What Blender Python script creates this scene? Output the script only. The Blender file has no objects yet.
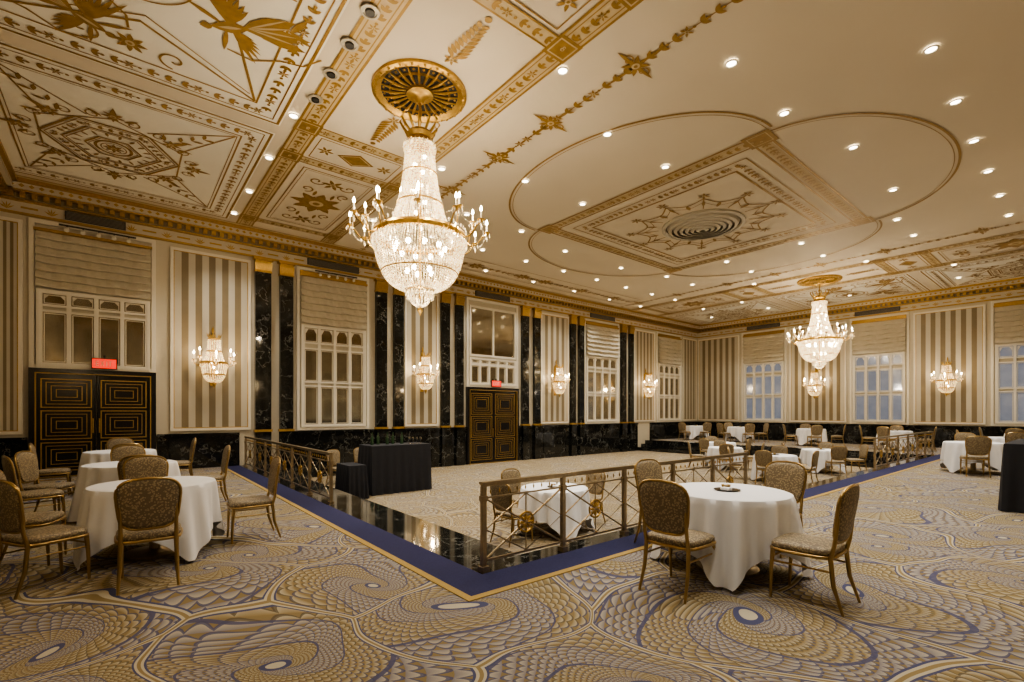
import bpy, bmesh, math, random
from mathutils import Vector, Matrix
random.seed(4)
pi=math.pi; cos=math.cos; sin=math.sin
SC=bpy.context.scene
COL=SC.collection
# room dimensions
X0,X1,Y0,Y1=-2.2,26.8,-1.6,15.3
H=6.6; SUNK=-0.5
CX,CY=12.3,6.86

# ---------------------------------------------------------------- materials
def mat(name):
    m=bpy.data.materials.new(name); m.use_nodes=True
    nt=m.node_tree; b=nt.nodes["Principled BSDF"]
    return m,nt,b
class E:
    """node expression helper"""
    def __init__(s,nt,sock): s.nt=nt; s.s=sock
    def op(s,o,other=None,third=None,rev=False):
        n=s.nt.nodes.new("ShaderNodeMath"); n.operation=o
        a=[s,other,third]
        if rev: a=[other,s,third]
        for i,x in enumerate(a):
            if x is None: continue
            if isinstance(x,E): s.nt.links.new(x.s,n.inputs[i])
            else: n.inputs[i].default_value=x
        return E(s.nt,n.outputs[0])
    def __add__(s,o): return s.op('ADD',o)
    def __radd__(s,o): return s.op('ADD',o)
    def __sub__(s,o): return s.op('SUBTRACT',o)
    def __rsub__(s,o): return s.op('SUBTRACT',o,rev=True)
    def __mul__(s,o): return s.op('MULTIPLY',o)
    def __rmul__(s,o): return s.op('MULTIPLY',o)
    def __truediv__(s,o): return s.op('DIVIDE',o)
    def f(s,o,x=None,y=None): return s.op(o,x,y)
    def lt(s,o): return s.op('LESS_THAN',o)
    def gt(s,o): return s.op('GREATER_THAN',o)
def mixc(nt,fac,a,b):
    n=nt.nodes.new("ShaderNodeMix"); n.data_type='RGBA'
    for i,x in ((0,fac),(6,a),(7,b)):
        if isinstance(x,E): nt.links.new(x.s,n.inputs[i])
        elif i==0: n.inputs[0].default_value=x
        else: n.inputs[i].default_value=(x[0],x[1],x[2],1)
    return E(nt,n.outputs[2])
def noise(nt,scale,detail=3,vec=None,rough=.5):
    n=nt.nodes.new("ShaderNodeTexNoise"); n.inputs["Scale"].default_value=scale
    n.inputs["Detail"].default_value=detail; n.inputs["Roughness"].default_value=rough
    if vec is not None: nt.links.new(vec,n.inputs["Vector"])
    return n
def pos(nt):
    return nt.nodes.new("ShaderNodeNewGeometry").outputs["Position"]
def objc(nt):
    return nt.nodes.new("ShaderNodeTexCoord").outputs["Object"]
def simple(name,col,rough=.5,metal=0,var=.15,nscale=6,emis=None,es=0,bump=0,spec=.5):
    m,nt,b=mat(name)
    n=noise(nt,nscale,4,objc(nt))
    c=mixc(nt,E(nt,n.outputs["Fac"]),[x*(1-var) for x in col],[min(1,x*(1+var)) for x in col])
    nt.links.new(c.s,b.inputs["Base Color"])
    b.inputs["Roughness"].default_value=rough; b.inputs["Metallic"].default_value=metal
    b.inputs["Specular IOR Level"].default_value=spec
    if emis: 
        b.inputs["Emission Color"].default_value=(*emis,1); b.inputs["Emission Strength"].default_value=es
    if bump:
        bp=nt.nodes.new("ShaderNodeBump"); bp.inputs["Strength"].default_value=bump; bp.inputs["Distance"].default_value=.01
        nt.links.new(n.outputs["Fac"],bp.inputs["Height"]); nt.links.new(bp.outputs[0],b.inputs["Normal"])
    return m

def carpet(name,vscale,N,n_,light,gold,blue,dark,warp=1.0,blueth=.80):
    """flowing feather / paisley scrolls: spiral arms filled with fish-scale rows"""
    m,nt,b=mat(name)
    P=pos(nt)
    def warpv(src,scale,amp):
        nz=noise(nt,scale,0,src)
        c=nt.nodes.new("ShaderNodeVectorMath"); c.operation='SUBTRACT'; nt.links.new(nz.outputs["Color"],c.inputs[0]); c.inputs[1].default_value=(.5,.5,.5)
        vm=nt.nodes.new("ShaderNodeVectorMath"); vm.operation='MULTIPLY_ADD'
        nt.links.new(c.outputs[0],vm.inputs[0]); vm.inputs[1].default_value=(amp,amp,0); nt.links.new(src,vm.inputs[2])
        return vm.outputs[0]
    V=warpv(P,.75,1.25*warp); V=warpv(V,1.7,.22*warp)
    fl=nt.nodes.new("ShaderNodeVectorMath"); fl.operation='MULTIPLY'; fl.inputs[1].default_value=(1,1,0)
    nt.links.new(V,fl.inputs[0]); V=fl.outputs[0]
    def vor(feature):
        v=nt.nodes.new("ShaderNodeTexVoronoi"); v.voronoi_dimensions='2D'; v.feature=feature
        v.inputs["Scale"].default_value=vscale; v.inputs["Randomness"].default_value=.85
        nt.links.new(V,v.inputs["Vector"]); return v
    vo=vor('F1'); ve=vor('DISTANCE_TO_EDGE')
    sb=nt.nodes.new("ShaderNodeVectorMath"); sb.operation='SUBTRACT'
    nt.links.new(V,sb.inputs[0]); nt.links.new(vo.outputs["Position"],sb.inputs[1])
    sp=nt.nodes.new("ShaderNodeSeparateXYZ"); nt.links.new(sb.outputs[0],sp.inputs[0])
    x=E(nt,sp.outputs[0]); y=E(nt,sp.outputs[1])
    sc=nt.nodes.new("ShaderNodeSeparateColor"); nt.links.new(vo.outputs["Color"],sc.inputs[0])
    rnd=E(nt,sc.outputs[0]); rnd2=E(nt,sc.outputs[1])
    r=(x*x+y*y).f('SQRT'); th=y.f('ARCTAN2',x)/(2*pi)
    dirn=rnd2.gt(.5)*2.0-1.0
    lr=(r+.06).f('LOGARITHM',math.e)
    k=lr*n_ + th*dirn*4.0 + 60.0
    row=k.f('FLOOR'); par=(row*.5).f('FRACT').gt(.25)*.5
    a=th*float(N)+par+100.0
    fx=a.f('FRACT')-.5; fk=k.f('FRACT')
    curve=.88-fx*fx*2.7
    line=(fk-curve).f('ABSOLUTE').lt(.14)
    above=fk.gt(curve)
    inner=(fk/curve).f('MINIMUM',1.0)
    bg=E(nt,noise(nt,.8,2,P).outputs["Fac"])
    arm=(lr*.75+th*dirn*2.0+rnd+20.0).f('FRACT')
    isarm=arm.gt(.55)
    armedge=((arm-.55).f('ABSOLUTE').lt(.022)+(arm.lt(.022))).f('MINIMUM',1.0)
    scaleA=mixc(nt,inner,gold,light)
    scaleB=mixc(nt,inner,[(l*.35+g*.65) for l,g in zip(light,blue)],light)
    isblue=isarm*(rnd+bg*.8).gt(blueth)
    c=mixc(nt,isblue,scaleA,scaleB)
    c=mixc(nt,above,c,[g*.9 for g in gold])
    lc=mixc(nt,isblue,mixc(nt,bg.gt(.5),dark,[d*.3+q*.7 for d,q in zip(dark,blue)]),blue)
    c=mixc(nt,line*.85,c,lc)
    c=mixc(nt,armedge*.9,c,blue)
    c=mixc(nt,r.lt(.08),c,blue); c=mixc(nt,r.lt(.05),c,light)
    ed=E(nt,ve.outputs["Distance"])*(1/vscale)
    c=mixc(nt,ed.lt(.045),c,blue)
    c=mixc(nt,ed.lt(.030),c,light)
    c=mixc(nt,ed.lt(.012),c,gold)
    fine=noise(nt,140,2,P)
    c=mixc(nt,E(nt,fine.outputs["Fac"])*.38,c,[l*.5 for l in gold])
    nt.links.new(c.s,b.inputs["Base Color"]); b.inputs["Roughness"].default_value=.95
    b.inputs["Specular IOR Level"].default_value=.1
    bp=nt.nodes.new("ShaderNodeBump"); bp.inputs["Strength"].default_value=.4; bp.inputs["Distance"].default_value=.006
    nt.links.new(fine.outputs["Fac"],bp.inputs["Height"]); nt.links.new(bp.outputs[0],b.inputs["Normal"])
    return m
M_carpet=carpet("carpet_scroll",.72,46,9.5,(.52,.475,.37),(.28,.215,.11),(.065,.078,.18),(.11,.09,.065),1.0,.66)
M_carpet2=carpet("carpet_lower",1.0,26,5.5,(.48,.42,.31),(.27,.205,.11),(.13,.12,.13),(.12,.09,.055),.8,.9)

def marble(name,base,vein,rough):
    m,nt,b=mat(name); P=pos(nt)
    n1=noise(nt,1.3,5,P,.6)
    e=E(nt,n1.outputs["Fac"]); v=((e-.5).f('ABSOLUTE')).lt(.006)
    n2=noise(nt,4,5,P,.65); e2=E(nt,n2.outputs["Fac"]); v2=((e2-.5).f('ABSOLUTE')).lt(.005)
    c=mixc(nt,e2,base,[x*2.0 for x in base])
    c=mixc(nt,v*.55,c,vein); c=mixc(nt,v2*.2,c,vein)
    nt.links.new(c.s,b.inputs["Base Color"]); b.inputs["Roughness"].default_value=rough
    return m
M_marble=marble("black_marble",(.007,.0075,.007),(.22,.22,.20),.06)
M_cream=simple("cream_paint",(.57,.52,.41),.5,var=.04)
M_white=simple("ivory_enamel",(.76,.72,.62),.35,var=.03)
M_ceil=simple("ceiling_plaster",(.67,.595,.47),.7,var=.05,nscale=.7)
M_ceilL=simple("ceiling_panel_ivory",(.82,.785,.69),.7,var=.05,nscale=1.5)
M_band=simple("ceiling_band_tan",(.54,.43,.25),.6,var=.15,nscale=9)
M_sten=simple("stencil_gold",(.33,.20,.045),.45,metal=.3,var=.35,nscale=10)
M_goldd=simple("antique_gold",(.50,.33,.10),.38,metal=.9,var=.3,nscale=25)
M_rail=simple("bronze_rail",(.36,.29,.19),.35,metal=.85,var=.3,nscale=25)
M_strA=simple("stripe_taupe_satin",(.225,.18,.11),.38,var=.12,nscale=3)
M_strB=simple("stripe_cream_satin",(.53,.49,.40),.38,var=.06,nscale=3)
M_black=simple("black_lacquer",(.010,.009,.010),.2,var=.2)
M_vent=simple("vent_black",(.03,.028,.025),.5,var=.2)
M_mirror=simple("antique_mirror",(.46,.43,.36),.08,metal=1,var=.3,nscale=3)
M_blueg=simple("window_glass_sky_glow",(.24,.26,.29),.12,metal=.3,emis=(.50,.66,1.0),es=.13,var=.5,nscale=2.5)  # panes emit a weak blue in place of daylight from outside
M_shade=simple("shade_fabric",(.60,.55,.44),.8,var=.08,nscale=14,bump=.2)
M_cloth=simple("table_linen",(.82,.83,.86),.75,var=.03,nscale=8,bump=.1)
M_bcloth=simple("black_linen",(.012,.013,.019),.8,var=.2,nscale=8,bump=.2)
M_bluec=simple("blue_carpet",(.038,.040,.095),.95,var=.35,nscale=90,spec=.1)
M_goldc=simple("gold_carpet_line",(.38,.27,.10),.9,var=.2,nscale=60,spec=.1)
M_exit=simple("exit_red",(.5,.02,.02),.4,emis=(1,.04,.02),es=1.2,var=.1)
M_bulb=simple("bulb_glow",(1,.9,.7),.4,emis=(1,.80,.50),es=50,var=0)
M_down=simple("downlight_glow",(1,.9,.7),.4,emis=(1,.88,.68),es=14,var=0)
M_candle=simple("candle_sleeve",(.8,.74,.6),.5,emis=(1,.75,.4),es=.3,var=.05)
M_grey=simple("diffuser_grey",(.50,.46,.38),.45,metal=.3,var=.1)
M_dgrey=simple("diffuser_dark_grey",(.20,.175,.14),.6,var=.1)  # darker brown-grey of the diffuser backing and the vent slats
M_bottle=simple("bottle_glass",(.03,.06,.03),.08,var=.2)
def crystal(name,k,col):  # noise-varied emission on the beads stands in for inner bulb light and sparkle
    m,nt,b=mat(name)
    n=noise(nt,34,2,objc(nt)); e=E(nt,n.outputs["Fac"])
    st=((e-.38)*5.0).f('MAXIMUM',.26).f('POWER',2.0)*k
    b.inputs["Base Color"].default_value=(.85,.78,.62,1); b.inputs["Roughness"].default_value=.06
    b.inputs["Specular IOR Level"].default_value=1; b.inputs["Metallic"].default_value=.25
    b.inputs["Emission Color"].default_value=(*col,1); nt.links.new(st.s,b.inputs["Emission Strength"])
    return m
M_cry=crystal("crystal_beads_glow",1.7,(1,.74,.40))
M_cry2=crystal("crystal_beads_amber_glow",1.5,(1,.66,.28))
def fabric():
    m,nt,b=mat("chair_damask")
    v=nt.nodes.new("ShaderNodeTexVoronoi"); v.inputs["Scale"].default_value=55; nt.links.new(objc(nt),v.inputs["Vector"])
    d=E(nt,v.outputs["Distance"])
    c=mixc(nt,d.gt(.42),(.38,.31,.19),(.18,.14,.09))
    c=mixc(nt,d.lt(.16),c,(.15,.12,.08))
    nt.links.new(c.s,b.inputs["Base Color"]); b.inputs["Roughness"].default_value=.55
    return m
M_fab=fabric()
M_leg=simple("chair_gilt_metal",(.40,.28,.12),.33,metal=.9,var=.15)

# ---------------------------------------------------------------- mesh builder
class MB:
    def __init__(s,T=None): s.v=[]; s.f=[]; s.m=[]; s.T=T
    def add(s,vs,fs,mi=0):
        o=len(s.v)
        for p in vs:
            p=tuple(p)
            s.v.append(s.T(*p) if s.T else p)
        for f in fs: s.f.append([i+o for i in f]); s.m.append(mi)
    def box(s,x0,x1,y0,y1,z0,z1,mi=0):
        vs=[(x,y,z) for x in(x0,x1) for y in(y0,y1) for z in(z0,z1)]
        s.add(vs,[(0,1,3,2),(4,6,7,5),(0,4,5,1),(2,3,7,6),(0,2,6,4),(1,5,7,3)],mi)
    def tube(s,path,r,mi=0,n=8,rs=None):
        path=[Vector(p) for p in path]; vs=[];fs=[]
        for i,p in enumerate(path):
            a=path[max(0,i-1)]; b=path[min(len(path)-1,i+1)]
            t=(b-a); t=t.normalized() if t.length>1e-9 else Vector((0,0,1))
            up=Vector((0,0,1)) if abs(t.z)<.9 else Vector((1,0,0))
            u=t.cross(up).normalized(); w=t.cross(u).normalized()
            rr=rs[i] if rs else r
            for k in range(n):
                an=2*pi*k/n; vs.append(p+u*cos(an)*rr+w*sin(an)*rr)
        for i in range(len(path)-1):
            for k in range(n):
                fs.append((i*n+k,i*n+(k+1)%n,(i+1)*n+(k+1)%n,(i+1)*n+k))
        fs.append(list(range(n))[::-1]); fs.append([ (len(path)-1)*n+k for k in range(n)])
        s.add(vs,fs,mi)
    def lathe(s,prof,c=(0,0,0),mi=0,n=24,a0=0,a1=2*pi):
        full=abs(a1-a0-2*pi)<1e-6; m=n if full else n+1
        vs=[];fs=[]
        for r,z in prof:
            for k in range(m):
                a=a0+(a1-a0)*k/n; vs.append((c[0]+r*cos(a),c[1]+r*sin(a),c[2]+z))
        for i in range(len(prof)-1):
            for k in range(n):
                k2=(k+1)%m
                fs.append((i*m+k,i*m+k2,(i+1)*m+k2,(i+1)*m+k))
        s.add(vs,fs,mi)
    def octa(s,c,r,h,mi=0):
        x,y,z=c
        s.add([(x+r,y,z),(x,y+r,z),(x-r,y,z),(x,y-r,z),(x,y,z+h),(x,y,z-h)],
              [(0,1,4),(1,2,4),(2,3,4),(3,0,4),(1,0,5),(2,1,5),(3,2,5),(0,3,5)],mi)
    def pillow(s,out,depth,f,mi=0,bulge=.5):
        """closed cushion; out=list (a,b); f(a,b,d)->xyz"""
        n=len(out); ca=sum(o[0] for o in out)/n; cb=sum(o[1] for o in out)/n
        rings=[(0,-1-bulge),(.5,-1-bulge*.8),(.85,-1-bulge*.2),(.97,-.75),(1,-.3),(1,.3),(.97,.75),(.85,1+bulge*.2),(.5,1+bulge*.8),(0,1+bulge)]
        vs=[];fs=[]
        for sc,d in rings:
            for a,b in out: vs.append(f(ca+(a-ca)*sc,cb+(b-cb)*sc,d*depth/2))
        for i in range(len(rings)-1):
            for k in range(n): fs.append((i*n+k,i*n+(k+1)%n,(i+1)*n+(k+1)%n,(i+1)*n+k))
        s.add(vs,fs,mi)
    def obj(s,name,mats,loc=(0,0,0),rot=0,smooth=False,recalc=True,parent=None):
        me=bpy.data.meshes.new(name); me.from_pydata(s.v,[],s.f)
        for m in mats: me.materials.append(m)
        for p,mi in zip(me.polygons,s.m): p.material_index=mi
        if recalc:
            bm=bmesh.new(); bm.from_mesh(me); bmesh.ops.remove_doubles(bm,verts=bm.verts,dist=1e-5)
            bmesh.ops.recalc_face_normals(bm,faces=bm.faces); bm.to_mesh(me); bm.free()
        if smooth:
            me.polygons.foreach_set("use_smooth",[True]*len(me.polygons))
            try: me.set_sharp_from_angle(angle=math.radians(45))
            except Exception: pass
        me.update()
        return inst(name,me,loc,rot,parent)
def inst(name,me,loc=(0,0,0),rot=0,parent=None):
    o=bpy.data.objects.new(name,me); COL.objects.link(o); o.location=loc; o.rotation_euler=(0,0,rot)
    if parent: o.parent=parent
    return o

# ---------------------------------------------------------------- room shell
b=MB()
b.box(X0,X1,Y0,3.6,-.75,0,0); b.box(X0,2.58,3.6,Y1,-.75,0,0); b.box(22.0,X1,3.6,Y1,-.75,0,0)
b.box(2.58,22.0,3.6,Y1,-.75,SUNK,1)
b.obj("floor",[M_carpet,M_carpet2])
YW=Y1-.002
b=MB()
b.box(2.58,3.25,3.6,YW,SUNK,.004,0); b.box(3.25,3.57,3.85,YW,SUNK,-.165,0); b.box(3.57,3.89,3.85,YW,SUNK,-.33,0)
b.box(3.25,22.0,3.6,3.85,SUNK,.004,0)
b.box(21.6,22.0,3.85,YW,SUNK,.004,0); b.box(21.25,21.6,3.85,YW,SUNK,-.165,0); b.box(20.9,21.25,3.85,YW,SUNK,-.33,0)
b.obj("marble_steps",[M_marble])
b=MB()
b.box(2.20,2.579,3.22,15.2,.0005,.007,0); b.box(2.579,22.4,3.22,3.599,.0005,.007,0)
b.box(2.13,2.20,3.15,15.2,.0005,.008,1); b.box(2.20,22.5,3.15,3.22,.0005,.008,1)
b.obj("carpet_border",[M_bluec,M_goldc])
b=MB(); b.box(X0-.2,X1+.2,Y0-.2,Y1+.2,H,H+.2); b.obj("ceiling",[M_ceil])
b=MB(); b.box(X0-.2,X1+.2,Y1,Y1+.2,-.75,H); b.obj("wall_north",[M_cream])
b=MB(); b.box(X1,X1+.2,Y0,Y1,-.75,H); b.obj("wall_east",[M_cream])
b=MB(); b.box(X0-.2,X1+.2,Y0-.2,Y0,-.75,H); b.obj("wall_south",[M_cream])
b=MB(); b.box(X0-.2,X0,Y0,Y1,-.75,H); b.obj("wall_west",[M_cream])

TA=lambda u,d,z:(u,Y1-.001-d,z)
TB=lambda u,d,z:(X1-.001-d,u,z)
TS=lambda u,d,z:(u,Y0+d,z)
TW=lambda u,d,z:(X0+d,u,z)
# cornice
def cornice(T,u0,u1,name):
    c=MB(T)
    c.box(u0,u1,0,.06,5.92,5.97,1)
    c.box(u0,u1,0,.04,5.97,6.2,0)
    c.box(u0,u1,0,.12,6.2,6.24,1); c.box(u0,u1,0,.20,6.24,6.36,2); c.box(u0,u1,0,.30,6.36,6.40,1)
    c.box(u0,u1,0,.38,6.40,6.52,0); c.box(u0,u1,0,.46,6.52,6.598,1)
    u=u0+.1
    while u<u1-.1:
        c.box(u,u+.09,.20,.30,6.25,6.35,1)
        u+=.19
    u=u0+.2
    while u<u1-.2:   # egg motifs on the upper fascia
        c.add([(u,.385,6.42),(u+.05,.385,6.46),(u,.385,6.505),(u-.05,.385,6.46)],[(0,1,2,3)],1); u+=.16
    u=u0+.25
    while u<u1-.3:
        for k in range(5):
            a=pi/2+(k-2)*.5
            c.add([(u,.045,6.0),(u+cos(a-.2)*.07,.05,6.0+sin(a-.2)*.09),(u+cos(a)*.15,.045,6.0+sin(a)*.17),(u+cos(a+.2)*.07,.05,6.0+sin(a+.2)*.09)],[(0,1,2,3)],1)
        c.box(u+.22,u+.5,.04,.052,6.06,6.10,1)
        u+=.72
    c.obj(name,[M_cream,M_goldd,M_strA])
cornice(TA,X0,X1,"trim_1"); cornice(TB,Y0,Y1,"trim_2")
cornice(TS,X0,X1,"trim_3"); cornice(TW,Y0,Y1,"trim_4")
# dado
def dado(T,u0,u1,zb,name,gaps=()):
    c=MB(T); segs=[];a=u0
    for g in gaps: segs.append((a,g[0])); a=g[1]
    segs.append((a,u1))
    for s0,s1 in segs:
        c.box(s0,s1,0,.05,zb(s0),.86,0); c.box(s0,s1,0,.08,zb(s0),zb(s0)+.16,0); c.box(s0,s1,0,.09,.86,.93,0)
        L=s1-s0; n=max(1,int(L/1.3))
        for i in range(n):
            a_,b_=s0+L*i/n+.08,s0+L*(i+1)/n-.08
            z0,z1=zb(s0)+.24,.8
            c.box(a_,b_,.05,.07,z0,z0+.03,0); c.box(a_,b_,.05,.07,z1-.03,z1,0); c.box(a_,a_+.03,.05,.07,z0,z1,0); c.box(b_-.03,b_,.05,.07,z0,z1,0)
    c.obj(name,[M_marble])
dado(TA,X0,2.58,lambda u:0,"baseboard_north_1",[(-1.62,.72)])
dado(TA,3.89,20.9,lambda u:SUNK,"baseboard_north_2",[(10.2,12.75)])
dado(TA,22.0,X1,lambda u:0,"baseboard_north_3")
dado(TB,Y0,Y1,lambda u:0,"baseboard_east")
dado(TS,X0,X1,lambda u:0,"baseboard_south")
dado(TW,Y0,Y1,lambda u:0,"baseboard_west")

def frame(c,u0,u1,z0,z1,w,d,mi,d0=0):
    c.box(u0,u1,d0,d,z0,z0+w,mi); c.box(u0,u1,d0,d,z1-w,z1,mi)
    c.box(u0,u0+w,d0,d,z0+w,z1-w,mi); c.box(u1-w,u1,d0,d,z0+w,z1-w,mi)
cnt={'s':0,'w':0,'d':0,'t':4}
def striped(T,u0,u1):
    c=MB(T); cnt['t']+=1
    z0,z1=1.0,5.8
    frame(c,u0,u1,z0,z1,.07,.06,2); frame(c,u0+.07,u1-.07,z0+.07,z1-.07,.02,.04,3)
    a,b_=u0+.09,u1-.09; n=max(5,int(round((b_-a)/.17))); n+=1-n%2
    for i in range(n):
        s=a+(b_-a)*i/n; e=a+(b_-a)*(i+1)/n
        c.box(s,e,0,.03,z0+.09,z1-.09,1 if i%2==0 else 0)
    c.obj("trim_%d"%cnt['t'],[M_strA,M_strB,M_white,M_goldd])
def shade(c,u0,u1,z0,z1,mi,gi):
    n=7; prof=[]
    m=n*8
    for i in range(m+1):
        z=z1-(z1-z0)*i/m; ph=(i%8)/8.0
        prof.append((z,.06+.10*ph**.7+(.02 if ph>.6 else 0)))
    nu=24; vs=[];fs=[]
    for j,(z,d) in enumerate(prof):
        ph=(j%8)/8.0
        for k in range(nu+1):
            u=u0+(u1-u0)*k/nu
            vs.append((u,d+.008*sin(k*2.3+z*9)+.01*sin(k*5.1+z*3),z-.035*ph*abs(sin(pi*k/8))-.02*sin(pi*k/nu)*(j/m)))
    for i in range(m):
        for k in range(nu): fs.append((i*(nu+1)+k,i*(nu+1)+k+1,(i+1)*(nu+1)+k+1,(i+1)*(nu+1)+k))
    c.add(vs,fs,mi)
    c.box(u0-.03,u1+.03,0,.13,z1,z1+.06,gi)
def panes(c,u0,u1,z0,z1,cols,rows,mi,fr):
    frame(c,u0,u1,z0,z1,.06,.10,fr)
    w=(u1-u0-.12)/cols
    for i in range(cols):
        a=u0+.06+i*w; bb=a+w
        c.box(a,a+.04,0,.09,z0+.06,z1-.06,fr); c.box(bb-.04,bb,0,.09,z0+.06,z1-.06,fr)
        for (p,q) in rows:
            za,zb=z0+.06+(z1-z0-.12)*p, z0+.06+(z1-z0-.12)*q
            c.box(a+.04,bb-.04,0,.03,za,zb,mi)
            c.box(a+.04,bb-.04,0,.085,za-.025,za+.025,fr); c.box(a+.04,bb-.04,0,.085,zb-.025,zb+.025,fr)
            frame(c,a+.06,bb-.06,za+.045,zb-.045,.016,.05,fr,.03)
            if q-p<.22:   # arched head fillets on the small upper lights
                h=(zb-za)*.35
                c.add([(a+.07,.052,zb-.05),(a+.07,.052,zb-.05-h),(a+.16,.052,zb-.05)],[(0,1,2)],fr)
                c.add([(bb-.07,.052,zb-.05),(bb-.07,.052,zb-.05-h),(bb-.16,.052,zb-.05)],[(0,1,2)],fr)
def window(T,u0,u1,glass):
    cnt['w']+=1; c=MB(T)
    frame(c,u0,u1,.95,5.88,.08,.07,0)
    shade(c,u0+.11,u1-.11,4.2,5.62,2,3)
    c.box(u0+.09,u1-.09,0,.05,5.68,5.79,3)
    panes(c,u0+.12,u1-.12,1.04,4.15,4,[(0,.40),(.44,.78),(.84,1)],1,0)
    c.obj("window_%d"%cnt['w'],[M_white,glass,M_shade,M_goldd])
def door(T,u0,u1,zb,top,mirror_top=False):
    cnt['d']+=1; c=MB(T)
    frame(c,u0,u1,top+.1,5.88,.09,.07,0)
    if mirror_top:
        frame(c,u0+.12,u1-.12,3.65,5.6,.08,.09,0); c.box(u0+.20,u1-.20,0,.03,3.73,5.52,1)
        c.box((u0+u1)/2-.03,(u0+u1)/2+.03,0,.08,3.73,5.52,0)
        panes(c,u0+.12,u1-.12,2.55,3.6,5,[(.0,.76),(.82,1)],1,0)
    else:
        shade(c,u0+.11,u1-.11,4.35,5.62,4,3)
        panes(c,u0+.12,u1-.12,2.55,4.3,4,[(0,.74),(.82,1)],1,0)
    c.box(u0,u0+.1,0,.13,zb,top+.1,2); c.box(u1-.1,u1,0,.13,zb,top+.1,2); c.box(u0+.1,u1-.1,0,.13,top,top+.1,2)
    frame(c,u0+.1,u1-.1,zb,top,.02,.14,3,.0)
    um=(u0+u1)/2
    for a,bb in ((u0+.12,um-.008),(um+.008,u1-.12)):
        c.box(a,bb,0,.07,zb+.01,top-.02,2)
        n=3; hh=(top-zb-.2)/n
        for i in range(n):
            za=zb+.1+i*hh; zc=za+hh
            for k in range(4):
                ins=.07+k*.085
                if (bb-a)/2-ins>.04 and hh/2-ins*.9>.03:
                    frame(c,a+ins,bb-ins,za+.03+(k*.08),zc-.03-(k*.08),.014 if k else .022,.085,3,.07)
        left=bb<um+.001
        xx=bb-.05 if left else a+.05
        c.tube([(xx,.12,zb+1.0),(xx,.12,zb+1.35)],.014,3)
    c.obj("door_%d"%cnt['d'],[M_white,M_mirror,M_black,M_goldd,M_shade])
def pilaster(T,u0,u1,zb):
    cnt['t']+=1; c=MB(T)
    c.box(u0,u1,0,.14,zb+.9 if zb<0 else .93,5.5,0)
    c.box(u0-.02,u1+.02,0,.17,zb,zb+.25,0) 
    c.box(u0,u1,.0,.15,zb+.25,.93,0)
    c.box(u0-.03,u1+.03,0,.17,.93,1.0,1); c.box(u0-.02,u1+.02,0,.16,5.5,5.55,1)
    for k in range(5):
        uu=u0+(u1-u0)*(k+.5)/5
        c.add([(uu-.05,.15,5.56),(uu+.05,.15,5.56),(uu+.06,.19,5.75),(uu,.22,5.82),(uu-.06,.19,5.75)],[(0,1,2,3,4)],1)
    c.box(u0,u1,0,.145,5.55,5.85,1); c.box(u0-.05,u1+.05,0,.2,5.85,5.92,1)
    c.obj("trim_%d"%cnt['t'],[M_marble,M_goldd])
# north wall layout
door(TA,-1.6,.7,.001,2.4)
striped(TA,1.0,2.87)
pilaster(TA,2.97,3.38,.005); pilaster(TA,3.62,3.98,-.328)
window(TA,4.1,6.35,M_mirror)
pilaster(TA,6.58,6.95,SUNK); pilaster(TA,7.22,7.56,SUNK)
striped(TA,7.65,8.98)
pilaster(TA,9.08,9.42,SUNK); pilaster(TA,9.7,10.02,SUNK)
door(TA,10.2,12.75,SUNK+.001,2.36,True)
pilaster(TA,12.95,13.3,SUNK); pilaster(TA,13.62,13.95,SUNK)
striped(TA,14.05,15.75)
pilaster(TA,15.85,16.15,SUNK); pilaster(TA,16.4,16.7,SUNK)
window(TA,16.8,19.35,M_mirror)
pilaster(TA,19.5,19.85,SUNK); pilaster(TA,20.15,20.45,SUNK)
striped(TA,20.6,22.4)
window(TA,22.6,25.0,M_mirror)
striped(TA,25.15,26.7)
striped(TA,-2.15,-1.7)
# east wall
striped(TB,12.75,15.2); window(TB,10.3,12.6,M_blueg); striped(TB,7.65,10.15); window(TB,5.3,7.5,M_blueg)
striped(TB,2.9,5.15); window(TB,.45,2.75,M_blueg); striped(TB,-1.5,.3)
# south/west walls (seen in mirrors)
for i in range(6):
    striped(TS,X0+.6+i*4.7,X0+2.6+i*4.7); window(TS,X0+2.8+i*4.7,X0+5.0+i*4.7,M_mirror)
for i in range(4):
    striped(TW,Y0+.5+i*4.1,Y0+2.2+i*4.1); 
    if i<3: window(TW,Y0+2.3+i*4.1,Y0+4.4+i*4.1,M_mirror)
# vents above bays
for i,(T,u0,u1) in enumerate(((TA,-1.0,.1),(TA,4.4,6.0),(TA,17.2,19.0),(TA,10.6,12.3),(TB,5.6,7.3),(TB,10.6,12.3))):
    c=MB(T); c.box(u0,u1,.06,.09,5.985,6.18,0)
    for k in range(6): c.box(u0+.02,u1-.02,.09,.10,6.0+k*.03,6.012+k*.03,1)
    c.obj("air_vent",[M_vent,M_dgrey])
# track spotlights at the head of the bays
for (u0,u1) in ((-1.1,.3),(4.6,5.9)):
    c=MB(TA); c.box(u0,u1,.15,.19,5.80,5.83,0)
    for k in range(5):
        u=u0+(u1-u0)*(k+.5)/5
        c.tube([(u,.17,5.80),(u,.20,5.74)],.012,0,6)
        c.tube([(u,.17,5.76),(u,.22,5.71),(u,.25,5.68)],.03,1,10,[.025,.04,.045])
    c.obj("track_spotlight_bar",[M_vent,M_white])
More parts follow.
